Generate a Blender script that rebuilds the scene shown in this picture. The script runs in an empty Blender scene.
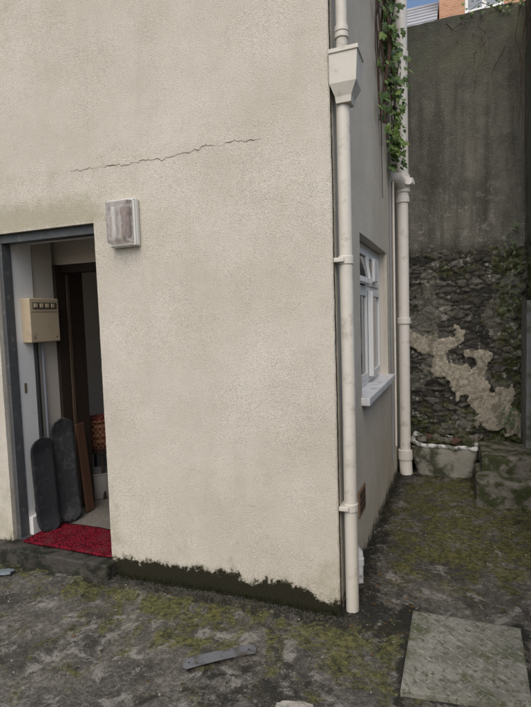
import bpy, math, random, bmesh
from mathutils import Vector, Matrix, noise
random.seed(7)
C=bpy.context.scene.collection
# ---------------------------------------------------------------- helpers
def smooth(a,b,x):
    t=max(0,min(1,(x-a)/(b-a))) if b!=a else float(x>a)
    return t*t*(3-2*t)
def fn(x,y,z,s=1,o=4):
    return noise.fractal(Vector((x*s,y*s,z*s)),1.0,2.0,o)
def empty(name,loc=(0,0,0)):
    e=bpy.data.objects.new(name,None); e.empty_display_size=.1; e.location=(0,0,0)
    C.objects.link(e); return e
def obj(name,verts,faces,mat,parent=None,smoothf=False,attrs=None):
    me=bpy.data.meshes.new(name); me.from_pydata([tuple(v) for v in verts],[],faces); me.update()
    if mat: me.materials.append(mat)
    if smoothf:
        for p in me.polygons: p.use_smooth=True
    if attrs:
        for k,vals in attrs.items():
            a=me.attributes.new(k,'FLOAT','POINT'); a.data.foreach_set('value',vals)
    o=bpy.data.objects.new(name,me); C.objects.link(o)
    if parent: o.parent=parent
    return o
def box(name,x0,x1,y0,y1,z0,z1,mat,parent=None,bev=0,M=None,seg=2):
    v=[Vector((x,y,z)) for x in (x0,x1) for y in (y0,y1) for z in (z0,z1)]
    if M: v=[M@p for p in v]
    f=[(0,1,3,2),(4,6,7,5),(0,4,5,1),(2,3,7,6),(0,2,6,4),(1,5,7,3)]
    o=obj(name,v,f,mat,parent)
    if bev:
        b=o.modifiers.new('b','BEVEL'); b.width=bev; b.segments=seg; b.limit_method='ANGLE'
        for p in o.data.polygons: p.use_smooth=True
        w=o.modifiers.new('w','WEIGHTED_NORMAL')
    return o
def tube(name,pts,rad,mat,parent=None,n=16,cap=True):
    pts=[Vector(p) for p in pts]
    if not isinstance(rad,(list,tuple)): rad=[rad]*len(pts)
    V=[];F=[]
    prev=None
    for i,p in enumerate(pts):
        if i==0: d=pts[1]-p
        elif i==len(pts)-1: d=p-pts[i-1]
        else:
            d=(p-pts[i-1]).normalized()+(pts[i+1]-p).normalized()
            if d.length<1e-6: d=pts[i+1]-p
        if d.length<1e-7: d=Vector((0,0,1))
        d.normalize()
        if prev is None:
            a=Vector((1,0,0)) if abs(d.x)<.8 else Vector((0,1,0))
            u=d.cross(a).normalized()
        else:
            u=(prev-d*prev.dot(d)).normalized()
        prev=u; w=d.cross(u)
        for k in range(n):
            t=2*math.pi*k/n
            V.append(p+(u*math.cos(t)+w*math.sin(t))*rad[i])
    for i in range(len(pts)-1):
        for k in range(n):
            a=i*n+k;b=i*n+(k+1)%n
            F.append((a,b,b+n,a+n))
    if cap:
        F.append(tuple(range(n-1,-1,-1))); F.append(tuple(range((len(pts)-1)*n,len(pts)*n)))
    o=obj(name,V,F,mat,parent,True)
    m=o.modifiers.new('e','EDGE_SPLIT'); m.split_angle=math.radians(40)
    return o
def lathe(name,prof,cx,cy,mat,parent=None,n=28,sx=1,sy=1):
    V=[];F=[]
    for r,z in prof:
        for k in range(n):
            t=2*math.pi*k/n; V.append((cx+r*math.cos(t)*sx,cy+r*math.sin(t)*sy,z))
    for i in range(len(prof)-1):
        for k in range(n):
            a=i*n+k;b=i*n+(k+1)%n;F.append((a,b,b+n,a+n))
    o=obj(name,V,F,mat,parent,True)
    m=o.modifiers.new('e','EDGE_SPLIT'); m.split_angle=math.radians(40)
    return o
# ---------------------------------------------------------------- material helper
class MT:
    def __init__(s,name,rough=.8,spec=.3):
        s.m=bpy.data.materials.new(name); s.m.use_nodes=True
        s.t=s.m.node_tree; s.n=s.t.nodes; s.l=s.t.links
        s.b=s.n['Principled BSDF']; s.b.inputs['Roughness'].default_value=rough
        s.b.inputs['Specular IOR Level'].default_value=spec
        s.tc=s.n.new('ShaderNodeTexCoord').outputs['Object']
    def put(s,inp,v):
        if isinstance(v,(int,float)): inp.default_value=v
        elif isinstance(v,(tuple,list)): inp.default_value=(*v,1) if len(v)==3 else v
        else: s.l.new(v,inp)
    def map(s,sc,rot=(0,0,0)):
        n=s.n.new('ShaderNodeMapping'); n.inputs['Scale'].default_value=sc; n.inputs['Rotation'].default_value=rot
        s.l.new(s.tc,n.inputs['Vector']); return n.outputs[0]
    def noise(s,scale,det=4,rough=.55,vec=None,dist=0):
        n=s.n.new('ShaderNodeTexNoise'); n.inputs['Scale'].default_value=scale
        n.inputs['Detail'].default_value=det; n.inputs['Roughness'].default_value=rough; n.inputs['Distortion'].default_value=dist
        s.l.new(vec or s.tc,n.inputs['Vector']); return n.outputs['Fac']
    def vor(s,scale,feat='F1',vec=None,out='Distance',rnd=1):
        n=s.n.new('ShaderNodeTexVoronoi'); n.feature=feat; n.inputs['Scale'].default_value=scale
        n.inputs['Randomness'].default_value=rnd
        s.l.new(vec or s.tc,n.inputs['Vector']); return n.outputs[out]
    def attr(s,name):
        n=s.n.new('ShaderNodeAttribute'); n.attribute_name=name; return n.outputs['Fac']
    def step(s,v,a,b):
        n=s.n.new('ShaderNodeMapRange'); n.interpolation_type='SMOOTHSTEP'
        s.put(n.inputs['Value'],v); n.inputs['From Min'].default_value=a; n.inputs['From Max'].default_value=b
        return n.outputs[0]
    def math(s,op,a,b=0):
        n=s.n.new('ShaderNodeMath'); n.operation=op; s.put(n.inputs[0],a); s.put(n.inputs[1],b); return n.outputs[0]
    def jit(s,a,n_,amp): return s.math('ADD',a,s.math('MULTIPLY',s.math('SUBTRACT',n_,.5),amp))
    def mul(s,a,b): return s.math('MULTIPLY',a,b)
    def mix(s,f,a,b,mode='MIX'):
        n=s.n.new('ShaderNodeMix'); n.data_type='RGBA'; n.blend_type=mode
        s.put(n.inputs[0],f); s.put(n.inputs[6],a); s.put(n.inputs[7],b); return n.outputs[2]
    def sep(s):
        n=s.n.new('ShaderNodeSeparateXYZ'); s.l.new(s.tc,n.inputs[0]); return n.outputs
    def bump(s,h,dist,strength=1,normal=None):
        n=s.n.new('ShaderNodeBump'); n.inputs['Distance'].default_value=dist; n.inputs['Strength'].default_value=strength
        s.l.new(h,n.inputs['Height'])
        if normal: s.l.new(normal,n.inputs['Normal'])
        return n.outputs[0]
    def done(s,col,normal=None,rough=None):
        s.put(s.b.inputs['Base Color'],col)
        if normal: s.l.new(normal,s.b.inputs['Normal'])
        if rough is not None: s.put(s.b.inputs['Roughness'],rough)
        return s.m
def simple(name,col,rough=.6,var=.15,sc=20,bump=0,spec=.3,dirt=None,dsc=6,dthr=(.5,.75),metal=0):
    m=MT(name,rough,spec); m.b.inputs['Metallic'].default_value=metal
    c2=tuple(x*(1-var) for x in col)
    c=m.mix(m.noise(sc,3),c2,tuple(min(1,x*(1+var)) for x in col))
    if dirt: c=m.mix(m.step(m.noise(dsc,4,.65),*dthr),c,dirt)
    nn=m.bump(m.noise(sc*3,2),bump) if bump else None
    return m.done(c,nn)

# ---- wall roughcast
m=MT('roughcast_render',.93,.15)
big=m.noise(1.6,4,.65); fine=m.noise(230,2,.65); mid2=m.noise(110,2,.6); n30=m.noise(30,4,.75)
col=m.mix(m.step(big,.25,.75),(.60,.55,.46),(.74,.69,.595))
col=m.mix(m.mul(m.step(fine,.49,.66),.62),col,(.33,.295,.235))
col=m.mix(m.mul(m.step(fine,.46,.28),.45),col,(.84,.80,.72))
col=m.mix(m.mul(m.step(mid2,.55,.75),.30),col,(.42,.38,.31))
col=m.mix(m.mul(m.step(n30,.5,.75),.28),col,(.46,.41,.335))
streak=m.noise(1,4,.65,m.map((5,5,.8)),dist=.4)
col=m.mix(m.mul(m.step(streak,.50,.78),.22),col,(.44,.41,.33))
n9=m.noise(9,5,.72)
g=m.step(m.jit(m.attr('moss'),n9,1.3),.35,.9)
col=m.mix(m.mul(g,.50),col,(.32,.30,.17))
g3=m.step(m.jit(m.attr('brown'),n30,1.0),.4,.9)
col=m.mix(m.mul(g3,.6),col,(.23,.185,.13))
gr=m.attr('grime_shade')
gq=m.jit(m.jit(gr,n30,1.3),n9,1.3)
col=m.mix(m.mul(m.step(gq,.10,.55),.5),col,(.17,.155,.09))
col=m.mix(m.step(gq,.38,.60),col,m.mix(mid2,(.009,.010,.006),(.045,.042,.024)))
h=m.math('ADD',m.mul(fine,.9),m.mul(mid2,.5))
ROUGHCAST=m.done(col,m.bump(h,.0065,.85))

# ---- ground
m=MT('mossy_concrete',.9,.25)
n1=m.noise(2.2,6,.7); n2=m.noise(7,6,.75,dist=.4); n3=m.noise(40,4,.72); n4=m.noise(150,2,.6)
col=m.mix(m.step(n1,.36,.62),(.062,.057,.048),(.20,.185,.158))
col=m.mix(m.step(n3,.42,.66),m.mix(.55,col,(.020,.020,.016)),col)
col=m.mix(m.mul(m.step(n2,.53,.63),.7),col,(.30,.285,.25))
col=m.mix(m.mul(m.step(n4,.58,.70),.45),col,(.36,.35,.31))
gm=m.step(m.jit(m.attr('moss'),m.noise(5.5,6,.78,dist=.6),2.8),.46,.76)
gcol=m.mix(m.step(n3,.32,.68),(.018,.023,.008),(.145,.140,.040))
gcol=m.mix(m.mul(m.step(n4,.55,.7),.5),gcol,(.22,.21,.08))
col=m.mix(m.mul(gm,.86),col,gcol)
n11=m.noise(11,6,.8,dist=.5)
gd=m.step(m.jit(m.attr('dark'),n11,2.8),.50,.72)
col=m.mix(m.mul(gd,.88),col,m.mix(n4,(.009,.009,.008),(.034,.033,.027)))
h=m.math('ADD',m.mul(n3,.9),m.math('ADD',m.mul(n4,.2),m.mul(n2,1.0)))
GROUND=m.done(col,m.bump(h,.016,.9),m.mix(gd,(.92,.92,.92),(.5,.5,.5)))

# ---- rear wall rubble & render
m=MT('rubble_stone',.9,.25)
n25=m.noise(28,5,.74); n8=m.noise(8,5,.74); n13=m.noise(13,5,.74)
c=m.mix(m.attr('sid'),(.046,.045,.040),(.20,.19,.165))
c=m.mix(m.step(n25,.35,.62),m.mix(.65,c,(.022,.022,.020)),c)
c=m.mix(m.mul(m.attr('joint'),.7),c,(.028,.026,.021))
lime=m.step(m.jit(m.attr('lime'),n25,.9),.45,.8)
c=m.mix(m.mul(lime,.65),c,m.mix(m.step(n25,.3,.7),(.080,.080,.066),(.22,.215,.18)))
mo=m.step(m.jit(m.attr('moss'),n8,2.4),.40,.70)
c=m.mix(m.mul(mo,.82),c,m.mix(m.step(n25,.3,.7),(.014,.019,.008),(.115,.125,.042)))
c=m.mix(m.mul(m.step(n13,.58,.65),.75),c,(.42,.41,.37))
pc=m.mix(m.step(n25,.3,.7),(.22,.20,.155),(.54,.50,.41))
pc=m.mix(m.mul(m.step(n8,.5,.62),.65),pc,(.13,.13,.085))
c=m.mix(m.step(m.jit(m.attr('patch'),n25,.8),.50,.60),c,pc)
RUBBLE=m.done(c,m.bump(m.noise(70,3,.7),.014,.9))
m=MT('weathered_dark_render',.9,.2)
st=m.noise(1,5,.7,m.map((7,7,.5)),dist=.3); s2=m.noise(3,6,.75); s3=m.noise(60,3,.65)
z=m.sep()[2]
c=m.mix(m.step(st,.30,.66),(.085,.083,.072),(.20,.195,.168))
c=m.mix(m.step(s2,.36,.62),m.mix(.50,c,(.050,.050,.040)),c)
c=m.mix(m.mul(m.step(s3,.54,.72),.45),c,(.28,.27,.24))
drip=m.mul(m.step(m.jit(z,st,3.0),3.4,4.5),.55)
c=m.mix(drip,c,(.048,.051,.036))
gg=m.mul(m.step(z,3.0,4.3),m.step(s2,.42,.62))
c=m.mix(m.mul(gg,.45),c,(.11,.12,.065))
lm=m.mul(m.step(m.noise(12,5,.75),.56,.64),m.step(z,3.2,2.1))
c=m.mix(m.mul(lm,.5),c,(.36,.35,.32))
DARKREND=m.done(c,m.bump(m.math('ADD',s3,s2),.010,.9))

PIPE=simple('painted_pipe_cream',(.62,.585,.51),.5,.09,9,0,.4,dirt=(.36,.33,.265),dsc=14,dthr=(.50,.8))
PIPEW=simple('painted_pipe_white',(.74,.71,.66),.45,.07,9,0,.4,dirt=(.42,.39,.33),dsc=9,dthr=(.52,.8))
WHITE=simple('white_gloss_paint',(.76,.76,.74),.4,.05,6,0,.4,dirt=(.45,.44,.40),dsc=8,dthr=(.6,.85))
WHITED=simple('dirty_white_paint',(.70,.71,.71),.55,.1,10,.001,.3,dirt=(.25,.25,.22),dsc=16,dthr=(.52,.72))
GREYF=simple('grey_frame_paint',(.085,.09,.093),.5,.25,12,0,.3,dirt=(.2,.19,.17),dsc=20,dthr=(.55,.75))
INTW=simple('interior_magnolia',(.60,.55,.48),.8,.06,3,.001)
INTD=simple('interior_far_wall',(.50,.42,.34),.85,.1,3)
BROWN=simple('dark_brown_wood',(.035,.024,.018),.5,.3,25)
BLACKG=simple('skateboard_grip',(.020,.021,.024),.85,.3,60,.001,.3,dirt=(.045,.045,.047),dsc=16,dthr=(.52,.7))
GREYB=simple('worn_grip_tape',(.040,.042,.045),.85,.35,40,.001,.3,dirt=(.08,.08,.08),dsc=10,dthr=(.5,.7))
WOOD=simple('maple_wood',(.085,.045,.028),.5,.25,18)
m=MT('red_doormat',.97,.1)
r=m.vor(1,'F1',m.map((60,60,60)),'Distance')
c=m.mix(m.step(r,.2,.7),(.21,.012,.024),(.07,.004,.010))
RED=m.done(m.mix(m.step(m.noise(9,4),.48,.75),c,(.11,.028,.032)),m.bump(r,.006))
m=MT('speckled_floor',.6,.4)
c=m.mix(m.step(m.noise(160,2,.6),.5,.62),(.10,.09,.08),(.38,.36,.33))
c=m.mix(m.step(m.noise(5,3),.4,.7),c,(.13,.12,.10))
SPECK=m.done(c)
STEP=simple('concrete_step',(.060,.054,.045),.8,.5,25,.005,.3,dirt=(.018,.020,.012),dsc=9,dthr=(.42,.60))
METER=simple('meter_box_cream',(.47,.39,.27),.5,.05,10,0,.3,dirt=(.3,.25,.17),dsc=8,dthr=(.55,.75))
METERD=simple('meter_window',(.10,.08,.06),.3,.1,10)
BLACK=simple('black_plastic',(.02,.02,.022),.5,.1)
GREYC=simple('grey_cable',(.28,.30,.33),.5,.1)
# ---------------------------------------------------------------- GROUND (one sheet)
def axis(lo,hi,st,far):
    a=[];x=lo
    while x<hi: a.append(x); x+=st
    a.append(hi)
    s=st;x=hi;R=[]
    while x<far: s*=1.35; x+=s; R.append(x)
    s=st;x=lo;L=[]
    while x>-far: s*=1.35; x-=s; L.append(x)
    return L[::-1]+a+R
gx=axis(-3.2,1.6,.025,350); gy=axis(-2.0,3.0,.025,350)
def gz(x,y):
    z=-.012+.008*fn(x,y,0,2.2)+.006*fn(x,y,3,9)
    z-=.03*smooth(-.4,-1.6,x)*smooth(.3,-.3,y)
    return z
V=[];F=[];A=[];B=[]
for y in gy:
    for x in gx:
        V.append((x,y,gz(x,y)))
        al=smooth(.15,.9,y)
        mm=.28+.44*al*smooth(-.1,.3,x)
        mm+=.34*smooth(-.50,-.1,y)*smooth(.1,-.05,y)*(1 if x<.1 else .4)
        mm+=.38*math.exp(-((x-.15)**2+(y+.25)**2)/.12)
        mm+=.25*math.exp(-((x+.9)**2+(y+.35)**2)/.15)
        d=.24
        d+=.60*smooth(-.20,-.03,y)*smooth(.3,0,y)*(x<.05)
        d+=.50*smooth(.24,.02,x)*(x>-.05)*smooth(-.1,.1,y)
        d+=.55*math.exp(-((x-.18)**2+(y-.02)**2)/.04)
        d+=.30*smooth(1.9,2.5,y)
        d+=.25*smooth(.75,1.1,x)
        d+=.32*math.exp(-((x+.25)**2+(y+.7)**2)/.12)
        if .28<x<.93 and -.55<y<.2:
            e=min(abs(x-.355),abs(x-.85),abs(y-.12),abs(y+.44))
            d+=.5*smooth(.06,0,e)
        A.append(mm);B.append(d)
nx=len(gx)
for j in range(len(gy)-1):
    for i in range(nx-1):
        a=j*nx+i;F.append((a,a+1,a+nx+1,a+nx))
obj('ground',V,F,GROUND,None,True,{'moss':A,'dark':B})

# ---------------------------------------------------------------- HOUSE
H=empty('rendered_house')
TOP=5.0
def wdisp(p,z):
    x,y=(p,0) if p<0 else (0,p)
    return .004*fn(x,y,z,1.1,3)+.0015*fn(x,y,z,14,3)
def wpos(p,z,off=0):
    r=.012
    d=wdisp(p,z)+off
    j=.005*fn(0,7,z,22,4)
    if p<=-r: return Vector((p,-d,z))
    if p>=r: return Vector((d,p,z))
    t=(p+r)/(2*r)*math.pi/2
    k=r+d+j
    return Vector((-r+k*math.sin(t), r-k*math.cos(t), z))
def lines(lo,hi,st,keys):
    ks=sorted([lo,hi]+keys)
    out=[]
    for a,b in zip(ks[:-1],ks[1:]):
        n=max(1,round((b-a)/st))
        out+= [a+(b-a)*i/n for i in range(n)]
    out.append(hi); return out
DX0,DX1,DZ=-2.27,-1.445,2.14
WY0,WY1,WZ0,WZ1=.72,1.96,1.01,2.06
PS=lines(-5,2.88,.03,[DX0,DX1,-.012,-.006,0,.006,.012,.018,.03,.045,WY0,WY1])
ZS=lines(-.08,TOP,.025,[DZ,WZ0,WZ1])
V=[];MO=[];GR=[];BR=[];F=[]
for z in ZS:
    for p in PS:
        V.append(wpos(p,z))
        mo=.08
        if p<=.006:
            mo+=.55*smooth(2.12,2.18,z)*smooth(2.36,2.2,z)*smooth(-1.2,-1.6,p)
            mo+=.32*smooth(2.36,2.46,z)*smooth(2.62,2.48,z)*smooth(-.4,-.8,p)
            mo+=.38*smooth(2.5,2.3,z)*smooth(-1.25,-1.45,p)*smooth(1.9,2.1,z)
            mo+=.35*smooth(-1.0,-2.2,p)*smooth(2.6,3.4,z)
            mo+=.30*smooth(.7,.1,z)+.30*smooth(-.3,-.02,p)*smooth(.7,.1,z)
            mo+=.28*smooth(-1.33,-1.43,p)*smooth(2.2,1.6,z)
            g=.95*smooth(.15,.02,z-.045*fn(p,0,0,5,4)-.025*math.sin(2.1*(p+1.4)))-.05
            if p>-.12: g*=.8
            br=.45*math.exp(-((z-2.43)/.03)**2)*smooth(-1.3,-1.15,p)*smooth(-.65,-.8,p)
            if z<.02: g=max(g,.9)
        else:
            g=.55*smooth(.10,.0,z)+1.0*smooth(.045,.03,p)*smooth(.010,.018,p)-.05  # foot grime, plus the shade between corner and downpipe painted as a dark stripe
            mo+=.35*smooth(.5,.0,z)
            br=.55*smooth(.07,.03,p)+.25*smooth(.45,.05,z)
            mo+=.35*smooth(1.01,.5,z)*math.exp(-((p-WY1)/.15)**2)
        if z>.6 and p<=.006: g=-1
        if z>.6 and p>.05: g=-1
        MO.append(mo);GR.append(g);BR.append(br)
nP=len(PS)
for j in range(len(ZS)-1):
    zc=(ZS[j]+ZS[j+1])/2
    for i in range(nP-1):
        pc=(PS[i]+PS[i+1])/2
        if DX0<pc<DX1 and zc<DZ: continue
        if WY0<pc<WY1 and WZ0<zc<WZ1: continue
        a=j*nP+i;F.append((a,a+1,a+nP+1,a+nP))
o=obj('outer_walls',V,F,ROUGHCAST,H,True,{'moss':MO,'grime_shade':GR,'brown':BR})
s=o.modifiers.new('s','SOLIDIFY'); s.thickness=.03; s.offset=-1; s.use_even_offset=False
e=o.modifiers.new('e','EDGE_SPLIT'); e.split_angle=math.radians(50)
i3=.003
box('wall_core_left',-4.98,DX0-i3,.02,.29,0,TOP-.01,INTW,H)
box('wall_core_right',DX1+i3,-.03,.02,.29,0,TOP-.01,INTW,H)
box('wall_core_lintel',DX0-i3+.001,DX1+i3-.001,.02,.29,DZ+i3,TOP-.01,INTW,H)
box('side_core_near',-.28,-.02,.291,WY0-i3,0,TOP-.01,INTW,H)
box('side_core_far',-.28,-.02,WY1+i3,2.87,0,TOP-.01,INTW,H)
box('side_core_below',-.28,-.02,WY0-i3+.001,WY1+i3-.001,0,WZ0-i3,INTW,H)
box('side_core_above',-.28,-.02,WY0-i3+.001,WY1+i3-.001,WZ1+i3,TOP-.01,INTW,H)
box('back_core',-5,-.02,2.88,3.1,0,TOP-.01,INTW,H)
SL=simple('slate_roof',(.10,.10,.115),.7,.3,8)
obj('roof',[(-5.1,-.12,TOP),( .08,-.12,TOP),(.08,3.2,TOP),(-5.1,3.2,TOP),(-5.1,1.5,TOP+1.1),(.08,1.5,TOP+1.1)],
    [(0,1,5,4),(2,3,4,5),(0,4,3),(1,2,5),(0,3,2,1)],SL,H)
box('fascia',-5.1,.08,-.145,-.122,TOP-.12,TOP+.05,WHITE,H)
box('door_frame_head',DX0+.001,DX1-.001,.035,.11,DZ-.055,DZ-.001,GREYF,H,.003)
box('door_frame_jamb',DX0+.001,DX0+.03,.036,.111,.02,DZ-.056,GREYF,H,.003)
box('door_frame_jamb_b',DX1-.03,DX1-.001,.036,.111,.09,DZ-.056,GREYF,H,.003)
box('door_lining',DX0-.005,DX0+.022,.113,.288,.09,DZ-.03,WHITE,H,.003)
box('door_lining_head',DX0+.023,DX1-.005,.113,.288,DZ-.03,DZ-.004,WHITE,H,.003)
box('lock_keep',DX0+.022,DX0+.025,.155,.175,1.07,1.14,simple('dull_brass',(.2,.17,.10),.5,.1,metal=.4),H,.001)
def lump(name,x0,x1,y0,y1,z0,z1,mat,parent,amp=.012,sh=6,cuts=14,sc=8):
    bm=bmesh.new();bmesh.ops.create_cube(bm,size=1)
    bmesh.ops.subdivide_edges(bm,edges=bm.edges[:],cuts=cuts,use_grid_fill=True)
    V=[]
    for v in bm.verts:
        q=v.co*2
        k=(abs(q.x)**sh+abs(q.y)**sh+abs(q.z)**sh)**(-1/(sh*2.3))
        q=q*k
        p=Vector(((x0+x1)/2+q.x*(x1-x0)/2,(y0+y1)/2+q.y*(y1-y0)/2,(z0+z1)/2+q.z*(z1-z0)/2))
        p+=Vector((fn(p.x,p.y,p.z,sc,4),fn(p.x+9,p.y,p.z,sc,4),fn(p.x,p.y+9,p.z,sc,4)))*amp
        V.append(p)
    F=[tuple(v.index for v in f.verts) for f in bm.faces];bm.free()
    return obj(name,V,F,mat,parent,True)
lump('door_step',-2.46,-1.42,-.09,.34,-.13,.066,STEP,H,.008,24,30,6)
box('step_body',DX0-.0,DX1,.0,.30,-.1,.060,STEP,H)
box('metal_threshold',DX0+.03,DX1-.03,.04,.10,.068,.080,simple('worn_aluminium',(.12,.12,.12),.45,.2,20,metal=.6),H,.003)
# interior
box('hall_floor',-4.9,-.3,.301,2.87,-.05,.068,SPECK,H)
box('hall_left_wall',-2.38,DX0,.291,.50,.069,2.30,INTW,H)
box('hall_jamb',-2.38,DX0+.025,.501,.79,.069,1.99,BROWN,H,.004)
box('jamb_bead',DX0+.026,DX0+.036,.60,.63,.069,1.92,simple('brown_bead',(.10,.07,.05),.5),H,.003)
box('hall_head',DX0+.026,-1.36,.56,.66,1.93,1.99,BROWN,H,.004)
box('hall_head_wall',-2.38,-1.36,.56,.66,1.992,2.30,INTW,H)
box('hall_right_wall',-1.35,-1.25,.291,2.0,.069,2.30,INTW,H)
box('room_back_wall',-4.8,-1.2,2.0,2.1,.069,2.30,INTD,H)
box('ceiling',-4.9,-.3,.291,2.87,2.302,2.40,INTW,H)
box('skirting',DX0+.001,DX0+.022,.29,.50,.07,.19,WHITE,H,.004)
box('skirting_block',DX0+.023,DX0+.06,.115,.27,.07,.20,WHITE,H,.004)
# crack
pts=[(-1.66,2.462),(-1.45,2.455),(-1.30,2.452),(-1.17,2.440),(-1.08,2.452),(-.95,2.438),(-.85,2.452),(-.74,2.455),(-.70,2.472),(-.6,2.462),(-.5,2.470),(-.42,2.457),(-.33,2.462)]
V=[];F=[];HX=simple('crack_dark',(.14,.11,.08),.95,.3,40)
for (a,za),(b,zb) in zip(pts[:-1],pts[1:]):
    for k in range(16):
        t=k/16; x=a+(b-a)*t; z=za+(zb-za)*t+.014*fn(x,0,1,30,4)
        w=.0003+.0022*max(0,.5+1.3*fn(x,2,2,9,4))
        w*=smooth(-1.66,-1.55,x)*smooth(-.33,-.42,x)
        V+= [wpos(x,z-w,.0012),wpos(x,z+w,.0012)]
for i in range(len(V)//2-1): F.append((2*i,2*i+2,2*i+3,2*i+1))
obj('wall_crack',V,F,HX,H)
# window
W=empty('casement_window'); W.parent=H
xo=-.075
GL=MT('window_glass',.04,.6)
GL=GL.done((.05,.06,.065))
box('frame_near',xo-.04,xo,WY0,WY0+.05,WZ0+.01,WZ1,WHITE,W,.003)
box('frame_far',xo-.04,xo,WY1-.05,WY1,WZ0+.01,WZ1,WHITE,W,.003)
box('frame_top',xo-.041,xo-.001,WY0+.051,WY1-.051,WZ1-.05,WZ1,WHITE,W,.003)
box('frame_bottom',xo-.041,xo-.001,WY0+.051,WY1-.051,WZ0+.01,WZ0+.06,WHITE,W,.003)
ym=1.34
box('mullion',xo-.039,xo+.003,ym-.03,ym+.03,WZ0+.061,WZ1-.051,WHITE,W,.003)
def sash(name,y0,y1,z0,z1,M=None,t=.04):
    e=W
    x0=xo-.02;x1=xo+.018
    box(name+'_l',x0,x1,y0,y0+t,z0,z1,WHITE,e,.003,M); box(name+'_r',x0,x1,y1-t,y1,z0,z1,WHITE,e,.003,M)
    box(name+'_t',x0+.001,x1-.001,y0+t+.001,y1-t-.001,z1-t,z1,WHITE,e,.003,M)
    box(name+'_b',x0+.001,x1-.001,y0+t+.001,y1-t-.001,z0,z0+t,WHITE,e,.003,M)
    box(name+'_glass',(x0+x1)/2-.003,(x0+x1)/2+.003,y0+t-.003,y1-t+.003,z0+t-.003,z1-t+.003,GL,e,0,M)
sash('sash_lower_near',WY0+.052,ym-.032,WZ0+.062,1.72)
Mr=Matrix.Translation((xo,0,2.005))@Matrix.Rotation(math.radians(-9),4,'Y')@Matrix.Translation((-xo,0,-2.005))
sash('vent_near',WY0+.052,ym-.032,1.76,2.005,Mr)
box('transom',xo-.038,xo+.002,WY0+.052,ym-.032,1.722,1.756,WHITE,W,.002)
Mo=Matrix.Translation((xo,WY1-.052,0))@Matrix.Rotation(math.radians(3),4,'Z')@Matrix.Translation((-xo,-WY1+.052,0))
sash('sash_far',ym+.032,WY1-.052,WZ0+.062,1.72,Mo)
sash('vent_far',ym+.032,WY1-.052,1.76,2.005)
box('transom_far',xo-.038,xo+.002,ym+.032,WY1-.052,1.722,1.756,WHITE,W,.002)
box('extractor_vent',xo+.02,xo+.05,ym+.12,ym+.30,1.79,1.97,WHITE,W,.01)
box('window_sill',-.10,.055,WY0-.035,WY1+.035,WZ0-.045,WZ0+.008,WHITED,W,.006)
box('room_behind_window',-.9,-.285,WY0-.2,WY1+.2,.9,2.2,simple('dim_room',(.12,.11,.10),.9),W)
AB=empty('air_brick'); AB.parent=H
TC=simple('old_terracotta',(.20,.13,.085),.9,.3,30,.002)
box('air_brick_body',.0,.012,.52,.72,.30,.46,TC,AB,.003)
for i in range(6):
    for j in range(3):
        box('air_brick_slot',.011,.0135,.54+i*.029,.555+i*.029,.325+j*.043,.35+j*.043,BLACK,AB)
# bulkhead lamp
L=empty('bulkhead_lamp')
lx0,lx1,lz0,lz1=-1.295,-1.125,1.985,2.235
PL=simple('lamp_base_white',(.68,.67,.63),.5,.06,12,0,.4,dirt=(.35,.32,.25),dsc=18,dthr=(.55,.75))
box('back_plate',lx0-.010,lx1+.010,-.040,-.004,lz0-.010,lz1+.010,PL,L,.010)
m=MT('prismatic_diffuser',.24,.6)
m.b.inputs['Transmission Weight'].default_value=.80
m.b.inputs['IOR'].default_value=1.18
LENS=m.done(m.mix(m.step(m.noise(20,4,.7),.35,.7),(.80,.74,.70),(.97,.95,.93)),m.bump(m.vor(1,'F1',m.map((75,75,30))),.006))
V=[];y0,y1=-.042,-.105
for yy,ins in ((y0,.004),(y1+.016,.010),(y1,.024)):
    V+=[(lx0+ins,yy,lz0+ins),(lx1-ins,yy,lz0+ins),(lx1-ins,yy,lz1-ins),(lx0+ins,yy,lz1-ins)]
F=[(8,9,10,11),(3,2,1,0)]
for a in (0,4):
    for k in range(4): F.append((a+k,a+(k+1)%4,a+4+(k+1)%4,a+4+k))
o=obj('glass_diffuser',V,F,LENS,L); b=o.modifiers.new('b','BEVEL'); b.width=.007;b.segments=3
for p in o.data.polygons:p.use_smooth=True
o.modifiers.new('w','WEIGHTED_NORMAL')
rm='retaining_rim'
for (a,b_,c_,d_) in ((lx0-.006,lx1+.006,lz0-.006,lz0+.008),(lx0-.006,lx1+.006,lz1-.008,lz1+.006)):
    box(rm,a,b_,-.050,-.041,c_,d_,PL,L,.002)
for (a,b_) in ((lx0-.006,lx0+.008),(lx1-.008,lx1+.006)):
    box(rm,a,b_,-.0495,-.0405,lz0+.0085,lz1-.0085,PL,L,.002)
box('lamp_gear',lx0+.095,lx1-.03,-.060,-.0435,lz0+.04,lz1-.04,simple('lamp_gear_brown',(.20,.14,.12),.5),L,.004)
tube('tube_lamp',[(lx0+.055,-.070,lz0+.04),(lx0+.055,-.070,lz1-.04)],.013,WHITE,L,14)
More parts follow.
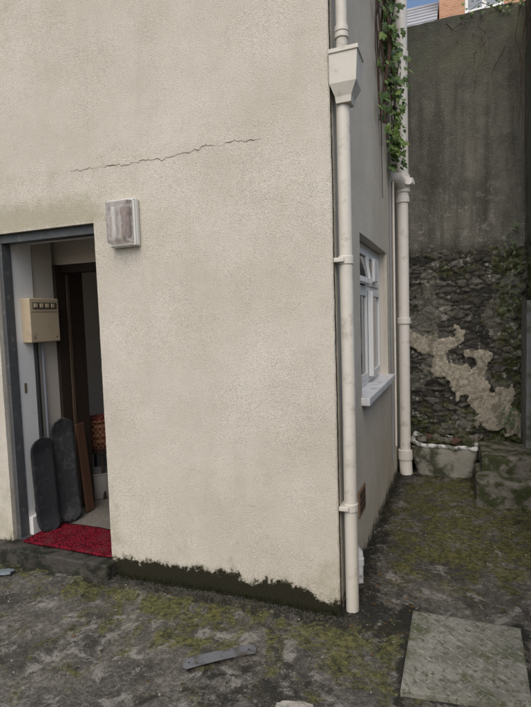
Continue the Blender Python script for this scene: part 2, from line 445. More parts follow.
# ---------------------------------------------------------------- corner downpipe
D=empty('rainwater_downpipe')
px,py=.052,.062
tube('pipe_lower',[(px,py,-.03),(px,py,.55),(px+.002,py,1.2),(px,py,1.82),(px,py,2.62)],.034,PIPE,D,24)
tube('pipe_upper',[(px,py,2.78),(px,py,4.85),(px,py-.05,4.95),(px,py-.14,5.0)],.028,PIPE,D,24)
for z in (.55,1.82):
    tube('socket_collar',[(px,py,z-.022),(px,py,z-.018),(px,py,z+.018),(px,py,z+.022)],[.035,.039,.039,.035],PIPE,D,24)
    box('pipe_bracket',.001,px,py-.052,py+.052,z-.011,z+.011,PIPE,D,.003)
for z in (2.90,2.93): tube('upper_collar',[(px,py,z-.012),(px,py,z+.012)],.034,PIPE,D,24)
V=[];cxh=px+.012
prof=[(2.57,.036,.036),(2.60,.040,.040),(2.655,.068,.062),(2.79,.076,.068),(2.791,.082,.074),(2.81,.082,.074),(2.811,.074,.066),(2.76,.070,.064)]
for z,a,b in prof:
    V+=[(cxh-min(a,cxh-.003),py-b-.01,z),(cxh+a,py-b-.01,z),(cxh+a,py+b,z),(cxh-min(a,cxh-.003),py+b,z)]
F=[(3,2,1,0)]
for i in range(len(prof)-1):
    for k in range(4):F.append((i*4+k,i*4+(k+1)%4,i*4+4+(k+1)%4,i*4+4+k))
i=len(prof)-1;F.append((i*4,i*4+1,i*4+2,i*4+3))
o=obj('hopper_head',V,F,PIPE,D);b=o.modifiers.new('b','BEVEL');b.width=.004;b.segments=2
tube('gutter',[(-5.1,-.18,TOP-.02),(.10,-.18,TOP-.02)],.045,PIPE,D,14)
SP=empty('waste_pipe_stub')
tube('stub',[(.04,.34,-.02),(.04,.34,.17),(.015,.34,.20),(-.01,.34,.205)],.020,WHITED,SP,16)
tube('stub_collar',[(.04,.34,.10),(.04,.34,.14)],.025,WHITED,SP,16)

# ---------------------------------------------------------------- soil pipe
S=empty('soil_vent_pipe')
sx,sy=.085,2.48
tube('stack',[(sx,sy,.12),(sx,sy,2.0),(sx,sy,2.62)],.050,PIPEW,S,28)
tube('stack_upper',[(sx,sy,2.62),(sx,sy,4.0),(sx,sy,5.6)],.055,PIPEW,S,28)
for z in (1.47,2.60,3.9): tube('collar',[(sx,sy,z-.03),(sx,sy,z-.025),(sx,sy,z+.025),(sx,sy,z+.03)],[.054,.062,.062,.054],PIPEW,S,28)
tube('branch_joint',[(sx,sy,2.66),(sx,sy,2.67),(sx,sy,2.82),(sx,sy,2.83)],[.058,.068,.068,.058],PIPEW,S,28)
tube('branch_pipe',[(sx,sy,2.70),(sx-.01,sy-.08,2.75),(sx-.03,sy-.14,2.77),(-.02,sy-.20,2.78)],[.05,.05,.048,.045],PIPEW,S,20)
tube('branch_cap',[(sx+.02,sy-.03,2.74),(sx+.05,sy-.075,2.76)],[.045,.045],PIPEW,S,20)
tube('access_boss',[(sx,sy,2.74),(sx+.10,sy-.02,2.76)],[.035,.035],PIPEW,S,20)
tube('foot_bend',[(sx,sy,.20),(sx,sy,.12),(sx+.003,sy-.003,.05),(sx+.01,sy-.02,-.03)],[.060,.060,.060,.06],PIPEW,S,24)
tube('foot_socket',[(sx,sy,.13),(sx,sy,.22)],.068,PIPEW,S,28)
tube('overflow_pipe',[(.02,2.30,.3),(.02,2.30,2.7),(.02,2.30,4.6)],.010,PIPEW,S,10)
tube('cable',[(.012,2.12,.2),(.010,2.13,1.5),(.014,2.12,3.2),(.01,2.15,4.6)],.006,GREYC,S,8)

# ---------------------------------------------------------------- rear + side boundary walls
RW=empty('rear_boundary_wall')
YB=2.9; XR=1.17
def stone_surface(fx,name,u0,u1,z0,z1,st,parent,seed,patch=True):
    us=lines(u0,u1,st,[]);zs=lines(z0,z1,st,[])
    V=[];sid=[];jn=[];pt=[];mo=[];F=[];li=[]
    for z in zs:
        for u in us:
            wx=.016*fn(u,seed,z,9,3); wz=.010*fn(u,seed+4,z,9,3)
            q=Vector(((u+wx)*6.5,(z+wz)*15.0,seed))
            dd,pp=noise.voronoi(q,distance_metric='MANHATTAN')
            e=dd[1]-dd[0]; c=smooth(.02,.30,e)
            r=(noise.noise(pp[0]*9.1)+1)/2
            s=0
            if patch:
                for (ax,az,bx,bz,w) in ((.20,1.24,.42,1.02,.11),(.35,1.05,.75,.72,.13),(.62,.85,1.05,.45,.16),(.50,1.25,.60,1.20,.06),(.95,.62,1.14,.40,.14),(.75,1.15,.80,1.05,.05)):
                    t=max(0,min(1,((u-ax)*(bx-ax)+(z-az)*(bz-az))/((bx-ax)**2+(bz-az)**2)))
                    dist=math.hypot(u-ax-t*(bx-ax),z-az-t*(bz-az))
                    s=max(s,smooth(w*1.15,w*.75,dist+.20*fn(u,seed,z,6,5)))
            l=smooth(-.02,.35,fn(u,seed+8,z,2.4,5)+.06)
            dp=.022*c+.040*(r-.5)*c+.008*fn(u,1,z,30,3)
            dp=dp*(1-.45*l)+.020*l
            dp=dp*(1-s)+.042*s+.006*fn(u,1,z,14,3)*s
            dp+=.018*fn(u,3,z,2,3)
            V.append(fx(u,z,dp))
            sid.append(max(0,min(1,.5+(r-.5)*2.6))*(1-.3*smooth(.9,.3,z)));jn.append((1-c)*(1-.5*l));pt.append(s);li.append(l)
            mo.append(.26+.30*smooth(.9,.2,z)+.35*smooth(1.6,2.1,z)*(noise.noise(Vector((u*3,z*3,1)))+.4)+.35*smooth(.75,1.1,u)-.15*s)
    n=len(us)
    for j in range(len(zs)-1):
        for i in range(n-1):
            a=j*n+i;F.append((a,a+1,a+n+1,a+n))
    return obj(name,V,F,RUBBLE,parent,True,{'sid':sid,'joint':jn,'patch':pt,'moss':mo,'lime':li})
stone_surface(lambda u,z,d:(u,YB-d,z),'rubble_lower',-.02,XR+.05,-.05,2.26,.0115,RW,2.0)
def upper(fx,name,u0,u1,zt,parent,seed,rev=False):
    us=lines(u0,u1,.015,[]);V=[];F=[];rows=80
    for j in range(rows+1):
        for u in us:
            zb=2.18+.05*fn(u,seed,0,3,5)+.02*fn(u,seed,0,20,3)
            z=zb+(zt-zb)*j/rows
            if j==rows: z=zt+.015*fn(u,seed,0,3,3)
            V.append(fx(u,z,.045+.010*fn(u,seed,z,1.5,3)+.003*fn(u,seed,z,12,3)))
    n=len(us)
    for u in us: V.append(fx(u,zt,-.25))
    for u in us: V.append(fx(u,2.1,.0))
    for j in range(rows+1):
        for i in range(n-1):
            a=j*n+i;F.append((a,a+1,a+n+1,a+n))
    base=(rows+2)*n
    for i in range(n-1): F.append((base+i,base+i+1,i+1,i))
    o=obj(name,V,F,DARKREND,parent,True)
    e=o.modifiers.new('e','EDGE_SPLIT'); e.split_angle=math.radians(50)
upper(lambda u,z,d:(u,YB-d,z),'render_upper',-.02,XR+.3,4.34,RW,5)
box('wall_body',-.015,XR+.5,YB+.05,YB+.35,-.1,4.30,DARKREND,RW)
SW=empty('side_boundary_wall')
YS=1.85
stone_surface(lambda u,z,d:(XR+.02-d,u,z),'rubble_lower',YS,YB+.03,-.05,2.22,.025,SW,9.0,False)
upper(lambda u,z,d:(XR+.02-d,u,z),'render_upper',YS,YB,4.34,SW,11)
box('wall_body',XR+.07,XR+.35,YS+.01,YB-.06,-.1,4.30,DARKREND,SW)
box('wall_end',XR-.02,XR+.36,YS-.03,YS+.009,-.1,4.31,DARKREND,SW)
box('low_wall_body',XR+.1,XR+.35,-3.2,YS-.04,-.1,1.5,DARKREND,SW,.01)
box('pier',XR-.055,XR-.005,2.35,2.75,0,1.62,simple('grey_pier',(.2,.2,.2),.85,.2,20,.003,dirt=(.07,.075,.05),dsc=7,dthr=(.45,.7)),SW,.006)

# ---------------------------------------------------------------- planter trough
P=empty('planter_trough')
TR=simple('dirty_trough',(.33,.32,.28),.85,.25,20,.004,.25,dirt=(.07,.075,.05),dsc=6,dthr=(.43,.62))
def rr(x0,x1,y0,y1,r,z,n=6):
    out=[]
    for cx_,cy_,a0 in ((x1-r,y1-r,0),(x0+r,y1-r,90),(x0+r,y0+r,180),(x1-r,y0+r,270)):
        for k in range(n+1):
            a=math.radians(a0+90*k/n); out.append((cx_+r*math.cos(a),cy_+r*math.sin(a),z))
    return out
X0,X1,Y0,Y1=.14,.74,2.43,2.82
rings=[rr(X0+.05,X1-.05,Y0+.05,Y1-.05,.06,-.03),rr(X0+.04,X1-.04,Y0+.04,Y1-.04,.07,.03),rr(X0+.012,X1-.012,Y0+.012,Y1-.012,.08,.14),rr(X0,X1,Y0,Y1,.06,.26),rr(X0,X1,Y0,Y1,.06,.275)]
V=[];F=[]
for r_ in rings: V+=r_
n=len(rings[0])
for i in range(len(rings)-1):
    for k in range(n):F.append((i*n+k,i*n+(k+1)%n,(i+1)*n+(k+1)%n,(i+1)*n+k))
obj('trough_body',V,F,TR,P,True)
V=[];F=[]
rings=[(-.004,.262),(-.010,.272),(-.009,.290),(.003,.297),(.03,.294),(.035,.25)]
def rimpath(ins,z):
    pts=[]
    base=rr(X0+ins,X1-ins,Y0+ins,Y1-ins,.055,z)
    for a,b in zip(base,base[1:]+base[:1]):
        L_=math.hypot(b[0]-a[0],b[1]-a[1]);k=12 if L_>.1 else 1
        for t in range(k): pts.append((a[0]+(b[0]-a[0])*t/k,a[1]+(b[1]-a[1])*t/k))
    return pts
for ins,z in rings:
    for (x,y) in rimpath(ins,z):
        V.append((x+.008*fn(x,y,z,25,3),y+.008*fn(x,y,z+3,25,3),z+.014*fn(x,y,1,12,4)+.03*math.exp(-((x-.15)/.06)**2)))
n=len(rimpath(0,0))
for i in range(len(rings)-1):
    for k in range(n):F.append((i*n+k,i*n+(k+1)%n,(i+1)*n+(k+1)%n,(i+1)*n+k))
obj('white_rim',V,F,simple('weathered_white_rim',(.60,.61,.60),.6,.15,14,.002,.3,dirt=(.14,.14,.11),dsc=16,dthr=(.46,.60)),P,True)
SOIL=simple('dark_soil',(.03,.026,.018),.95,.4,30,.01,.1,dirt=(.07,.08,.03),dsc=14,dthr=(.5,.65))
V=[];F=[];N=24
for j in range(N+1):
    for i in range(N+1):
        x=X0+.03+(X1-X0-.06)*i/N;y=Y0+.03+(Y1-Y0-.06)*j/N
        V.append((x,y,.275+.03*fn(x,y,0,9,4)+.03*math.sin(math.pi*i/N)))
for j in range(N):
    for i in range(N):a=j*(N+1)+i;F.append((a,a+1,a+N+2,a+N+1))
obj('soil',V,F,SOIL,P,True)
def rock(name,c,s,mat,parent=None,seed=0,sub=3):
    bm=bmesh.new();bmesh.ops.create_icosphere(bm,subdivisions=sub,radius=1)
    V=[]
    for v in bm.verts:
        d=v.co.copy();k=1+.35*noise.noise(d*1.3+Vector((seed,seed*2,0)))+.2*noise.noise(d*3+Vector((seed,0,3)))+.08*noise.noise(d*8+Vector((seed,0,3)))
        d=Vector((math.copysign(abs(d.x)**.7,d.x),math.copysign(abs(d.y)**.7,d.y),math.copysign(abs(d.z)**.7,d.z)))*k
        a=seed*1.7
        V.append((c[0]+(d.x*math.cos(a)*s[0]-d.y*math.sin(a)*s[1]),c[1]+(d.x*math.sin(a)*s[0]+d.y*math.cos(a)*s[1]),c[2]+d.z*s[2]))
    F=[tuple(v.index for v in f.verts) for f in bm.faces];bm.free()
    return obj(name,V,F,mat,parent,False)
STN=simple('mossy_stone',(.16,.15,.13),.9,.4,25,.008,.2,dirt=(.05,.058,.026),dsc=9,dthr=(.42,.58))
STL=simple('pale_stone',(.34,.32,.28),.9,.3,30,.004,.2,dirt=(.1,.1,.07),dsc=14,dthr=(.5,.7))
RSN=simple('rust_stone',(.10,.06,.045),.9,.35,25,.006,.2)
for i in range(9):
    rock('stone_%d'%i,(X0+.09+.06*i,Y0+.1+.2*random.random(),.31),(.05,.05,.028+.03*random.random()),RSN if i%4==1 else STN,P,i+1)
B_=empty('stone_block')
lump('block_lower',.70,1.17,1.80,2.30,-.08,.20,STN,B_,.016,10,20)
lump('block_upper',.745,1.17,2.02,2.60,.14,.33,STN,B_,.016,10,20)

# ---------------------------------------------------------------- drain cover (checker plate)
DC=empty('drain_cover')
cr=[Vector((.355,-.475,0)),Vector((.845,-.395,0)),Vector((.855,.125,0)),Vector((.355,.115,0))]
m=MT('mossy_checker_plate',.85,.2)
nA=m.noise(6,4,.65);nB=m.noise(34,5,.78);nC=m.noise(4,6,.78)
c=m.mix(m.step(nA,.3,.7),(.20,.20,.165),(.36,.35,.30))
c=m.mix(m.step(nB,.48,.62),c,(.11,.115,.075))
c=m.mix(m.mul(m.step(nC,.50,.64),.7),c,m.mix(nB,(.045,.052,.018),(.13,.14,.055)))
c=m.mix(m.mul(m.step(m.noise(17,5,.75),.60,.68),.7),c,(.42,.41,.36))
ad=m.attr('raised')
PLM=m.done(m.mix(m.mul(ad,.30),m.mix(.20,c,(.03,.03,.02)),(.40,.39,.33)),m.bump(nB,.004))
def bil(u,v):
    return cr[0]*(1-u)*(1-v)+cr[1]*u*(1-v)+cr[2]*u*v+cr[3]*(1-u)*v
zt=.014
ring=[bil(*q) for q in ((0,0),(1,0),(1,1),(0,1))]
V=[(p.x,p.y,-.03) for p in ring]+[(p.x,p.y,zt) for p in ring]
o=obj('plate',V,[(4,5,6,7),(0,1,5,4),(1,2,6,5),(2,3,7,6),(3,0,4,7)],PLM,DC,attrs={'raised':[0.0]*8});b=o.modifiers.new('b','BEVEL');b.width=.004;b.segments=2
V=[];F=[]
N=12
for i in range(N):
    for j in range(N):
        u=(i+.5)/N;v=(j+.5)/N
        p=bil(u,v);a=math.radians(45 if (i+j)%2 else -45)+.15
        L_,w=.0195,.0048
        d=Vector((math.cos(a),math.sin(a),0));n_=Vector((-d.y,d.x,0))
        b0=len(V)
        q=Vector((p.x,p.y,zt-.001))
        hh=.0045*(.55+.45*smooth(-.3,.3,fn(p.x,p.y,0,5,3)))
        for s_,t_ in ((-1,0),(0,-1),(1,0),(0,1)):
            V.append(q+d*L_*s_+n_*w*t_)
        for s_,t_ in ((-.7,0),(0,-.5),(.7,0),(0,.5)):
            V.append(q+d*L_*s_+n_*w*t_+Vector((0,0,hh)))
        for k in range(4):F.append((b0+k,b0+(k+1)%4,b0+4+(k+1)%4,b0+4+k))
        F.append((b0+4,b0+5,b0+6,b0+7))
obj('treads',V,F,PLM,DC,attrs={'raised':[1.0]*len(V)})
# ---------------------------------------------------------------- metal strip on the ground
MS=empty('metal_strap')
def strip(name,a,b,w,z,mat,par,holes=()):
    a=Vector((*a,z));b=Vector((*b,z));d=(b-a);Ln=d.length;d.normalize();n_=Vector((-d.y,d.x,0))
    K=30
    pts=[]
    for k in range(K+1):
        t=k/K; ww=w/2*(1-.12*t)
        e=min(t,1-t)*Ln
        if e<w*.25: ww*=.6+.4*math.sqrt(max(0,1-(1-e/(w*.25))**2))
        pts.append((a+d*Ln*t,ww))
    V=[p+n_*q+Vector((0,0,.007*math.sin(3*i/K)))for i,(p,q) in enumerate(pts)]+[p-n_*q+Vector((0,0,.007*math.sin(3*i/K))) for i,(p,q) in enumerate(pts)]
    F=[(i,i+K+1,i+K+2,i+1) for i in range(K)]
    o=obj(name,V,F,mat,par);s=o.modifiers.new('s','SOLIDIFY');s.thickness=.006;s.offset=0
    b_=o.modifiers.new('b','BEVEL');b_.width=.0015
    for t in holes:
        p=a+d*Ln*t;zz=p.z+.007*math.sin(3*t)+.0032
        lathe('hole',[(.0001,zz+.0005),(.0045,zz+.0005),(.005,zz-.001)],p.x,p.y,BLACK,par,12)
GM=simple('grey_galvanised',(.14,.145,.155),.6,.25,20,.001,.3,dirt=(.07,.062,.05),dsc=14,dthr=(.47,.67),metal=.1)
strip('strap',(-.575,-.62),(-.305,-.415),.066,.006,GM,MS,(.08,.9))

# ---------------------------------------------------------------- hall contents
MB=empty('electric_meter_box')
x=DX0
box('case',x,x+.10,.17,.44,1.42,1.73,METER,MB,.008)
box('cover_window',x+.10,x+.104,.195,.415,1.655,1.70,METERD,MB,.002)
for k in range(4): box('switch_%d'%k,x+.104,x+.110,.205+k*.052,.235+k*.052,1.664,1.692,METER,MB,.002)
box('lid_seam',x+.1001,x+.1012,.18,.43,1.632,1.635,METERD,MB)
for k in range(2): box('cover_screw',x+.10,x+.103,.20+k*.2,.21+k*.2,1.45,1.46,METERD,MB,.001)
tube('cable_black',[(x+.03,.27,1.42),(x+.03,.27,.6),(x+.03,.26,.2)],.016,BLACK,MB,10)
tube('cable_grey',[(x+.03,.33,1.42),(x+.03,.33,.7),(x+.03,.335,.2)],.010,GREYC,MB,10)
box('cable_trunking',x+.001,x+.02,.225,.245,.2,1.42,WHITE,MB,.002)
def skateboard(name,y,zb,w,ln,lean,mat,yt=0,off=.15):
    E=empty(name)
    K=28;V=[];F=[];J=8
    for k in range(K+1):
        s=k/K*ln
        e=min(s,ln-s); hw=w/2
        if e<w*.5: hw*=math.sqrt(max(.0,1-(1-e/(w*.5))**2))
        hw=max(hw,.004)
        kick=.03*smooth(.13,0,e)
        for j in range(J+1):
            yy=(j/J*2-1)
            V.append(Vector((kick+.008*yy*yy,yy*hw,s)))
    for k in range(K):
        for j in range(J):
            a=k*(J+1)+j;F.append((a,a+1,a+J+2,a+J+1))
    M=Matrix.Translation((DX0+off,y,zb))@Matrix.Rotation(math.radians(yt),4,'Z')@Matrix.Rotation(math.radians(-lean),4,'Y')
    o=obj('deck',[M@v for v in V],F,mat,E,True)
    s=o.modifiers.new('s','SOLIDIFY');s.thickness=.011;s.offset=0
    for zc in (ln*.24,ln*.76):
        box('truck',-.035,-.007,-.02,.02,zc-.03,zc+.03,GREYC,E,.004,M)
        tube('axle',[M@Vector((-.036,-w*.36,zc)),M@Vector((-.036,w*.36,zc))],.005,GREYC,E,8)
        for sgn in (-1,1):
            tube('wheel',[M@Vector((-.036,sgn*w*.22,zc)),M@Vector((-.036,sgn*w*.36,zc))],.024,BLACK,E,16)
skateboard('skateboard',.20,.072,.165,.68,4,BLACKG,-18,.12)
skateboard('skateboard',.39,.072,.20,.78,4,GREYB,-14,.13)
PK=empty('wooden_plank')
Mp=Matrix.Translation((DX0+.14,.60,.07))@Matrix.Rotation(math.radians(-5),4,'Y')
box('plank',-.012,.012,-.045,.045,0,.70,WOOD,PK,.01,Mp,3)
DM=empty('doormat')
V=[];F=[];NX,NY=40,16
for j in range(NY+1):
    for i in range(NX+1):
        x=-2.185+(.735)*i/NX;y=-.0+.33*j/NY
        V.append((x+.03*(y)*-.3,y+.006*fn(x,0,j,3,2),.086+.004*fn(x,y,0,8,3)))
for j in range(NY):
    for i in range(NX):a=j*(NX+1)+i;F.append((a,a+1,a+NX+2,a+NX+1))
o=obj('mat_pile',V,F,RED,DM,True);s=o.modifiers.new('s','SOLIDIFY');s.thickness=.012;s.offset=-1
ST=empty('wooden_stool')
qx,qy=-2.36,1.00
box('seat',qx-.16,qx+.16,qy-.14,qy+.14,.44,.465,BROWN,ST,.006)
for a in (-1,1):
    for b in (-1,1): tube('leg',[(qx+a*.16,qy+b*.14,.068),(qx+a*.13,qy+b*.11,.44)],.014,BROWN,ST,10)
m=MT('wicker',.8,.2)
ck=m.n.new('ShaderNodeTexChecker');ck.inputs['Scale'].default_value=38;m.l.new(m.tc,ck.inputs[0])
ck.inputs[1].default_value=(.26,.13,.08,1);ck.inputs[2].default_value=(.10,.04,.022,1)
WK=m.done(ck.outputs[0],m.bump(ck.outputs[1],.006))
BK=empty('wicker_basket')
lathe('weave',[(.10,.466),(.115,.50),(.13,.62),(.14,.70),(.145,.71),(.13,.715),(.12,.62),(.1,.49),(.001,.485)],qx,qy,WK,BK,32,1.1,1)
tube('rim',[(qx+.155*math.cos(t/20*6.2832),qy+.143*math.sin(t/20*6.2832),.712) for t in range(21)],.010,WK,BK,8)
rock('cloth',(qx,qy,.70),(.11,.10,.04),simple('red_cloth',(.20,.05,.035),.9),BK,3)
BU=empty('bucket')
PB=simple('grey_plastic',(.30,.29,.27),.5,.1)
lathe('pail',[(.001,.072),(.085,.072),(.09,.09),(.115,.28),(.122,.285),(.122,.295),(.108,.29),(.085,.10),(.001,.095)],qx+.08,qy-.10,PB,BU,28)
tube('handle',[(qx+.08+.118*math.cos(t),qy-.10-.03*math.sin(t),.285-.09*math.sin(t)) for t in [math.pi*k/12 for k in range(13)]],.003,GREYC,BU,6)

# ---------------------------------------------------------------- ivy + vines
m=MT('ivy_leaf',.45,.45)
rn=m.attr('rnd')
IVY=m.done(m.mix(rn,(.026,.065,.014),(.16,.24,.05)))
BARK=simple('vine_bark',(.085,.055,.038),.9,.3,40,.002)
shape=[(0,0),(.30,-.12),(.52,.08),(.36,.28),(.50,.55),(.20,.58),(0,1.0),(-.20,.58),(-.50,.55),(-.36,.28),(-.52,.08),(-.30,-.12)]
def leaves(name,anchors,mat,parent,smin,smax,outdir,spread=.9):
    V=[];F=[];R=[]
    for p in anchors:
        s=random.uniform(smin,smax)
        nrm=(Vector(outdir)+Vector((random.uniform(-1,1),random.uniform(-1,1),random.uniform(-1,1)))*spread).normalized()
        up=Vector((random.uniform(-.7,.7),random.uniform(-.7,.7),-1));up=(up-nrm*up.dot(nrm)).normalized()
        sd=up.cross(nrm);b0=len(V);r=random.random()
        V.append(Vector(p)+up*s*.3+nrm*s*.10);R.append(r)
        for x_,y_ in shape: V.append(Vector(p)+sd*x_*s+up*y_*s-nrm*s*.10*abs(x_));R.append(r)
        K=len(shape)
        for k in range(K):F.append((b0,b0+1+k,b0+1+(k+1)%K))
    return obj(name,V,F,mat,parent,False,{'rnd':R})
IV=empty('ivy_plant')
anch=[]
def stem(p0,p1,r0,r1,wob,n=14,par=IV,mat=BARK,nm='stem',lf=0,sag=0,sp=.05):
    pts=[];sd=random.random()*50
    for k in range(n+1):
        t=k/n;p=Vector(p0).lerp(Vector(p1),t)
        p+=Vector((fn(sd,t*2,0,1,3),fn(sd,t*2,5,1,3),fn(sd,t*2,9,1,3)))*wob*math.sin(math.pi*min(1,t+.1))
        p.z-=sag*t*t
        if par is IV: p.x=max(.012,min(p.x,.14))
        pts.append(p)
    tube(nm,pts,[r0+(r1-r0)*k/n for k in range(n+1)],mat,par,7)
    for _ in range(lf):
        q=pts[random.randrange(len(pts))]
        anch.append(q+Vector((random.uniform(-.2,1)*sp,random.uniform(-1,1)*sp,random.uniform(-1,1)*sp)))
    return pts
stem((.03,1.60,5.0),(.03,1.70,3.05),.024,.012,.12,20,lf=20)
stem((.05,1.45,5.0),(.03,1.85,2.90),.014,.006,.18,20,lf=20)
stem((.03,1.25,4.9),(.02,1.62,2.85),.010,.004,.15,20,lf=8)
stem((.04,1.15,4.7),(.02,1.45,3.2),.008,.003,.12,16,lf=6)
stem((.03,1.45,4.6),(.02,1.62,2.45),.007,.003,.10,16,lf=3)
stem((.05,1.85,5.0),(.05,2.0,2.95),.010,.004,.12,16,lf=80,sp=.10)
stem((.05,1.98,4.9),(.05,2.12,2.90),.008,.004,.10,16,lf=70,sp=.10)
stem((.04,1.85,4.2),(.05,2.15,2.95),.006,.003,.1,14,lf=50,sp=.09)
for k in range(12):
    y=random.uniform(1.2,2.0);z=random.uniform(3.2,4.6)
    stem((.03,y,z),(.03+random.random()*.08,y+random.uniform(-.1,.3),z-random.uniform(.2,.7)),.004,.0015,.08,8,lf=6)
for k in range(70): anch.append(Vector((.03+abs(random.gauss(.03,.04)),random.gauss(2.0,.12),random.uniform(3.0,4.7))))
for k in range(40): anch.append(Vector((.04+abs(random.gauss(.03,.04)),random.gauss(2.10,.09),random.gauss(2.98,.09))))
leaves('leaves',anch,IVY,IV,.03,.078,(1,-.8,.4))
BV=empty('bare_climber')
for k in range(9):
    x=random.uniform(.6,1.12);z=4.36+random.random()*.03
    y=YB-.05
    stem((x+random.uniform(-.1,.3),y+.1,z),(x+random.uniform(-.45,.2),y-.06-.1*random.random(),z-random.uniform(.2,1.0)),.0035,.0012,.26,14,par=BV,nm='twig')
for k in range(6):
    y=random.uniform(1.95,2.8)
    stem((XR-.03,y,4.36),(XR-.12,y+random.uniform(-.2,.2),random.uniform(2.6,3.8)),.004,.0012,.2,12,par=BV,nm='twig')
a2=[]
for k in range(60):
    a2.append(Vector((random.uniform(.6,1.15),YB-.06-random.random()*.06,random.gauss(4.34,.04))))
leaves('leaves',a2,IVY,BV,.015,.035,(0,-1,.5))
FN=empty('wall_fern')
V=[];F=[];R=[]
for k in range(60):
    bx=random.uniform(.95,1.12);bz=random.choice([random.uniform(1.5,2.4),random.uniform(.35,.6)]);by=YB-.05-random.random()*.06
    a=random.uniform(-2.6,-.4);ln=random.uniform(.04,.10)
    for t in range(9):
        p=Vector((bx+math.cos(a)*ln*t/9*.9,by-abs(math.sin(a))*ln*t/9*.6,bz+.03*math.sin(t/9*2.6)-.05*t/9))
        w=.014*math.sin(math.pi*(t+1)/10)
        for sg in (-1,1):
            b0=len(V);V+=[p,p+Vector((.004,sg*w*.3,sg*w)),p+Vector((.012,sg*w*.3,sg*w*.8))];F.append((b0,b0+1,b0+2));r=random.random()*.5;R+=[r,r,r]
obj('fronds',V,F,IVY,FN,False,{'rnd':R})

# ---------------------------------------------------------------- debris
DL=empty('fallen_leaves')
m=MT('dead_leaf',.8,.2);c=m.mix(m.attr('rnd'),(.04,.025,.012),(.15,.10,.045));DEAD=m.done(c)
a3=[]
for k in range(80):
    r=random.random()
    if r<.45: x,y=random.uniform(.05,.35),random.uniform(-.1,.6)
    elif r<.75: x,y=random.uniform(.1,1.1),random.uniform(.3,2.3)
    else: x,y=random.uniform(-2.0,1.0),random.uniform(-.9,0)
    a3.append(Vector((x,y,gz(x,y)+.006)))
leaves('leaf_litter',a3,DEAD,DL,.008,.024,(0,0,1.3),.5)
GV=empty('loose_gravel')
V=[];F=[]
def pebble(x,y,s):
    b0=len(V);z=gz(x,y)
    k=6;hh=s*random.uniform(.3,.7);a0=random.random()*6
    for i in range(k):
        a=a0+6.283*i/k;r=s*random.uniform(.75,1.1);V.append((x+r*math.cos(a),y+r*math.sin(a),z-.003))
    for i in range(k):
        a=a0+6.283*i/k;r=s*random.uniform(.5,.8);V.append((x+r*math.cos(a),y+r*math.sin(a),z+hh*random.uniform(.7,1)))
    for i in range(k):F.append((b0+i,b0+(i+1)%k,b0+k+(i+1)%k,b0+k+i))
    F.append(tuple(b0+k+i for i in range(k)))
for _ in range(900):
    x,y=random.uniform(-2.4,1.1),random.uniform(-1.1,2.3)
    if x<.04 and y>-.02: continue
    if .34<x<.87 and -.49<y<.14: continue
    pebble(x,y,random.choice([.002,.002,.003,.003,.004,.006]))
obj('pebbles',V,F,STL,GV)
SG=simple('grit_dark',(.06,.055,.045),.9,.3,30,.002)
V=[];F=[]
for _ in range(900):
    x=random.uniform(-1.5,.1);y=-.02-abs(random.gauss(0,.05))
    pebble(x,y,random.uniform(.003,.009))
for _ in range(600):
    x=.03+abs(random.gauss(0,.07));y=random.uniform(-.1,2.6)
    if x>1.1: continue
    pebble(x,y,random.uniform(.003,.010))
obj('grit',V,F,SG,GV)
rock('white_stone',(-.03,-.69,.0),(.07,.03,.014),STL,None,2)
rock('grey_stone',(-2.13,-.21,-.02),(.06,.03,.012),simple('bluegrey_stone',(.16,.19,.21),.8,.3,30,.004),None,4)
MT_=empty('moss_tufts')
V=[];F=[];R=[]
for _ in range(2600):
    if random.random()<.6: x=random.uniform(-1.43,.02);y=-.006-abs(random.gauss(0,.014));z=gz(x,y)+abs(random.gauss(0,.016))
    else:
        x=.02+abs(random.gauss(0,.03));y=random.uniform(.1,2.5);z=gz(x,y)+random.random()*.01
    b0=len(V);a=random.random()*6.28;s=random.uniform(.003,.008)
    V+=[(x-s*.5*math.cos(a),y-s*.5*math.sin(a),z-.003),(x+s*.5*math.cos(a),y+s*.5*math.sin(a),z-.003),(x+random.uniform(-.5,.5)*s,y-random.random()*s,z+s*1.3)]
    F.append((b0,b0+1,b0+2));r=random.random()*.45;R+=[r]*3
m=MT('moss_blades',.9,.1);MB_=m.done(m.mix(m.attr('rnd'),(.010,.013,.006),(.10,.105,.04)))
obj('tufts',V,F,MB_,MT_,False,{'rnd':R})

# ---------------------------------------------------------------- houses beyond the wall
BH=empty('brick_house')
m=MT('orange_brick',.85,.2)
bt=m.n.new('ShaderNodeTexBrick');mp=m.map((1,1,1),(math.pi/2,0,0));m.l.new(mp,bt.inputs[0])
bt.inputs['Color1'].default_value=(.55,.30,.18,1);bt.inputs['Color2'].default_value=(.46,.23,.13,1);bt.inputs['Mortar'].default_value=(.55,.5,.42,1)
bt.inputs['Scale'].default_value=4.4;bt.inputs['Mortar Size'].default_value=.012
BRK=m.done(bt.outputs[0])
hy=11.
box('walls',.12,9,hy,hy+7,0,12.0,BRK,BH)
obj('roof',[(-.05,hy-.3,12.0),(9.2,hy-.3,12.0),(9.2,hy+7.3,12.0),(-.05,hy+7.3,12.0),(-.05,hy+3.5,15),(9.2,hy+3.5,15)],[(0,1,5,4),(2,3,4,5),(0,4,3),(1,2,5),(0,3,2,1)],SL,BH)
WG=simple('far_window_glass',(.10,.13,.17),.1,.1,3,0,.6)
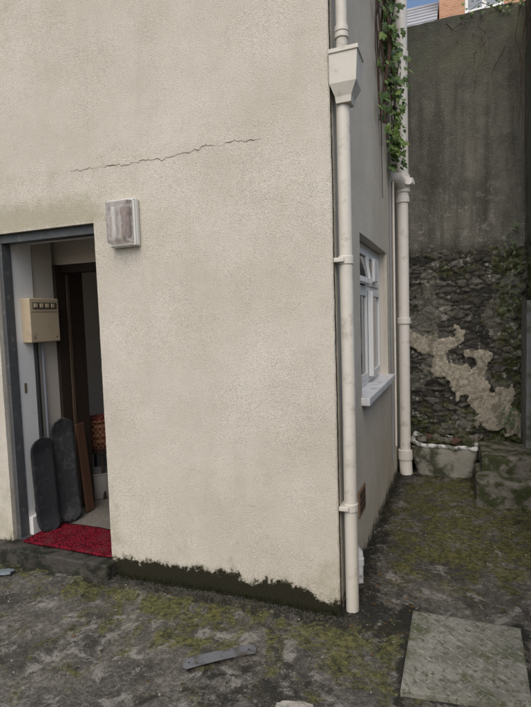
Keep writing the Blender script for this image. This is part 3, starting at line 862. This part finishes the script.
for zc in (3.6,6.4,9.35):
    for xc in (1.12,3.6,6.2):
        box('window_frame',xc-.42,xc+.42,hy-.03,hy+.05,zc-.8,zc+.8,WHITE,BH,.01)
        for a in (-1,1):
            for b in (-1,1): box('pane',xc+a*.20-.15,xc+a*.20+.15,hy-.036,hy-.031,zc+b*.38-.3,zc+b*.38+.3,WG,BH)
        box('sill',xc-.5,xc+.5,hy-.12,hy-.035,zc-.9,zc-.81,WHITE,BH,.01)
SH=empty('slate_roofed_house')
PALE=simple('pale_slate',(.40,.41,.43),.7,.15,3)
PW=simple('pale_render',(.62,.58,.48),.9,.08,2)
box('walls',-8,-.15,9.0,15,0,6.9,PW,SH)
obj('roof',[(-8.2,8.8,6.9),(.08,8.8,6.9),(.08,15.2,6.9),(-8.2,15.2,6.9),(-8.2,12,9.6),(.08,12,9.6)],[(0,1,5,4),(2,3,4,5),(0,4,3),(1,2,5),(0,3,2,1)],PALE,SH)
for r_ in range(14):
    t=r_/14;yy=8.8+3.2*t;zz=6.9+2.7*t
    box('slate_course',-8.2,.08,yy-.02,yy+.0,zz-.0,zz+.02,PALE,SH)

# ---------------------------------------------------------------- world, sun, camera
w=bpy.data.worlds.new('World');bpy.context.scene.world=w;w.use_nodes=True
nt=w.node_tree;bg=nt.nodes['Background']
sk=nt.nodes.new('ShaderNodeTexSky');sk.sky_type='NISHITA';sk.sun_disc=False
el,az=math.radians(48),math.radians(172)
sk.sun_elevation=el;sk.sun_rotation=az;sk.air_density=1.0;sk.dust_density=3.0
nt.links.new(sk.outputs[0],bg.inputs[0]);bg.inputs[1].default_value=.15
sd=bpy.data.lights.new('sun','SUN');sd.energy=1.5;sd.angle=math.radians(55);sd.color=(1,.955,.89)
so=bpy.data.objects.new('sun',sd);C.objects.link(so)
dirv=Vector((math.sin(az)*math.cos(el),math.cos(az)*math.cos(el),math.sin(el)))
so.rotation_euler=dirv.to_track_quat('Z','Y').to_euler()
cd=bpy.data.cameras.new('camera');cam=bpy.data.objects.new('camera',cd);C.objects.link(cam)
cd.sensor_fit='HORIZONTAL';cd.sensor_width=36;cd.lens=36*500/531;cd.clip_end=1000;cd.clip_start=.05
yaw=math.radians(21.4);p=math.atan(.0734)
R0=Vector((math.cos(yaw),math.sin(yaw),0));Hd=Vector((-math.sin(yaw),math.cos(yaw),0))
Fw=Hd*math.cos(p)-Vector((0,0,1))*math.sin(p);U0=Hd*math.sin(p)+Vector((0,0,1))*math.cos(p)
s_,c_=math.sin(.0314),math.cos(.0314)
Xc=R0*c_-U0*s_;Yc=R0*s_+U0*c_;Zc=-Fw
M=Matrix(((Xc.x,Yc.x,Zc.x,.589),(Xc.y,Yc.y,Zc.y,-2.456),(Xc.z,Yc.z,Zc.z,1.55),(0,0,0,1)))
cam.matrix_world=M
bpy.context.scene.camera=cam
bpy.context.scene.view_settings.view_transform='Standard'
bpy.context.scene.view_settings.look='None'
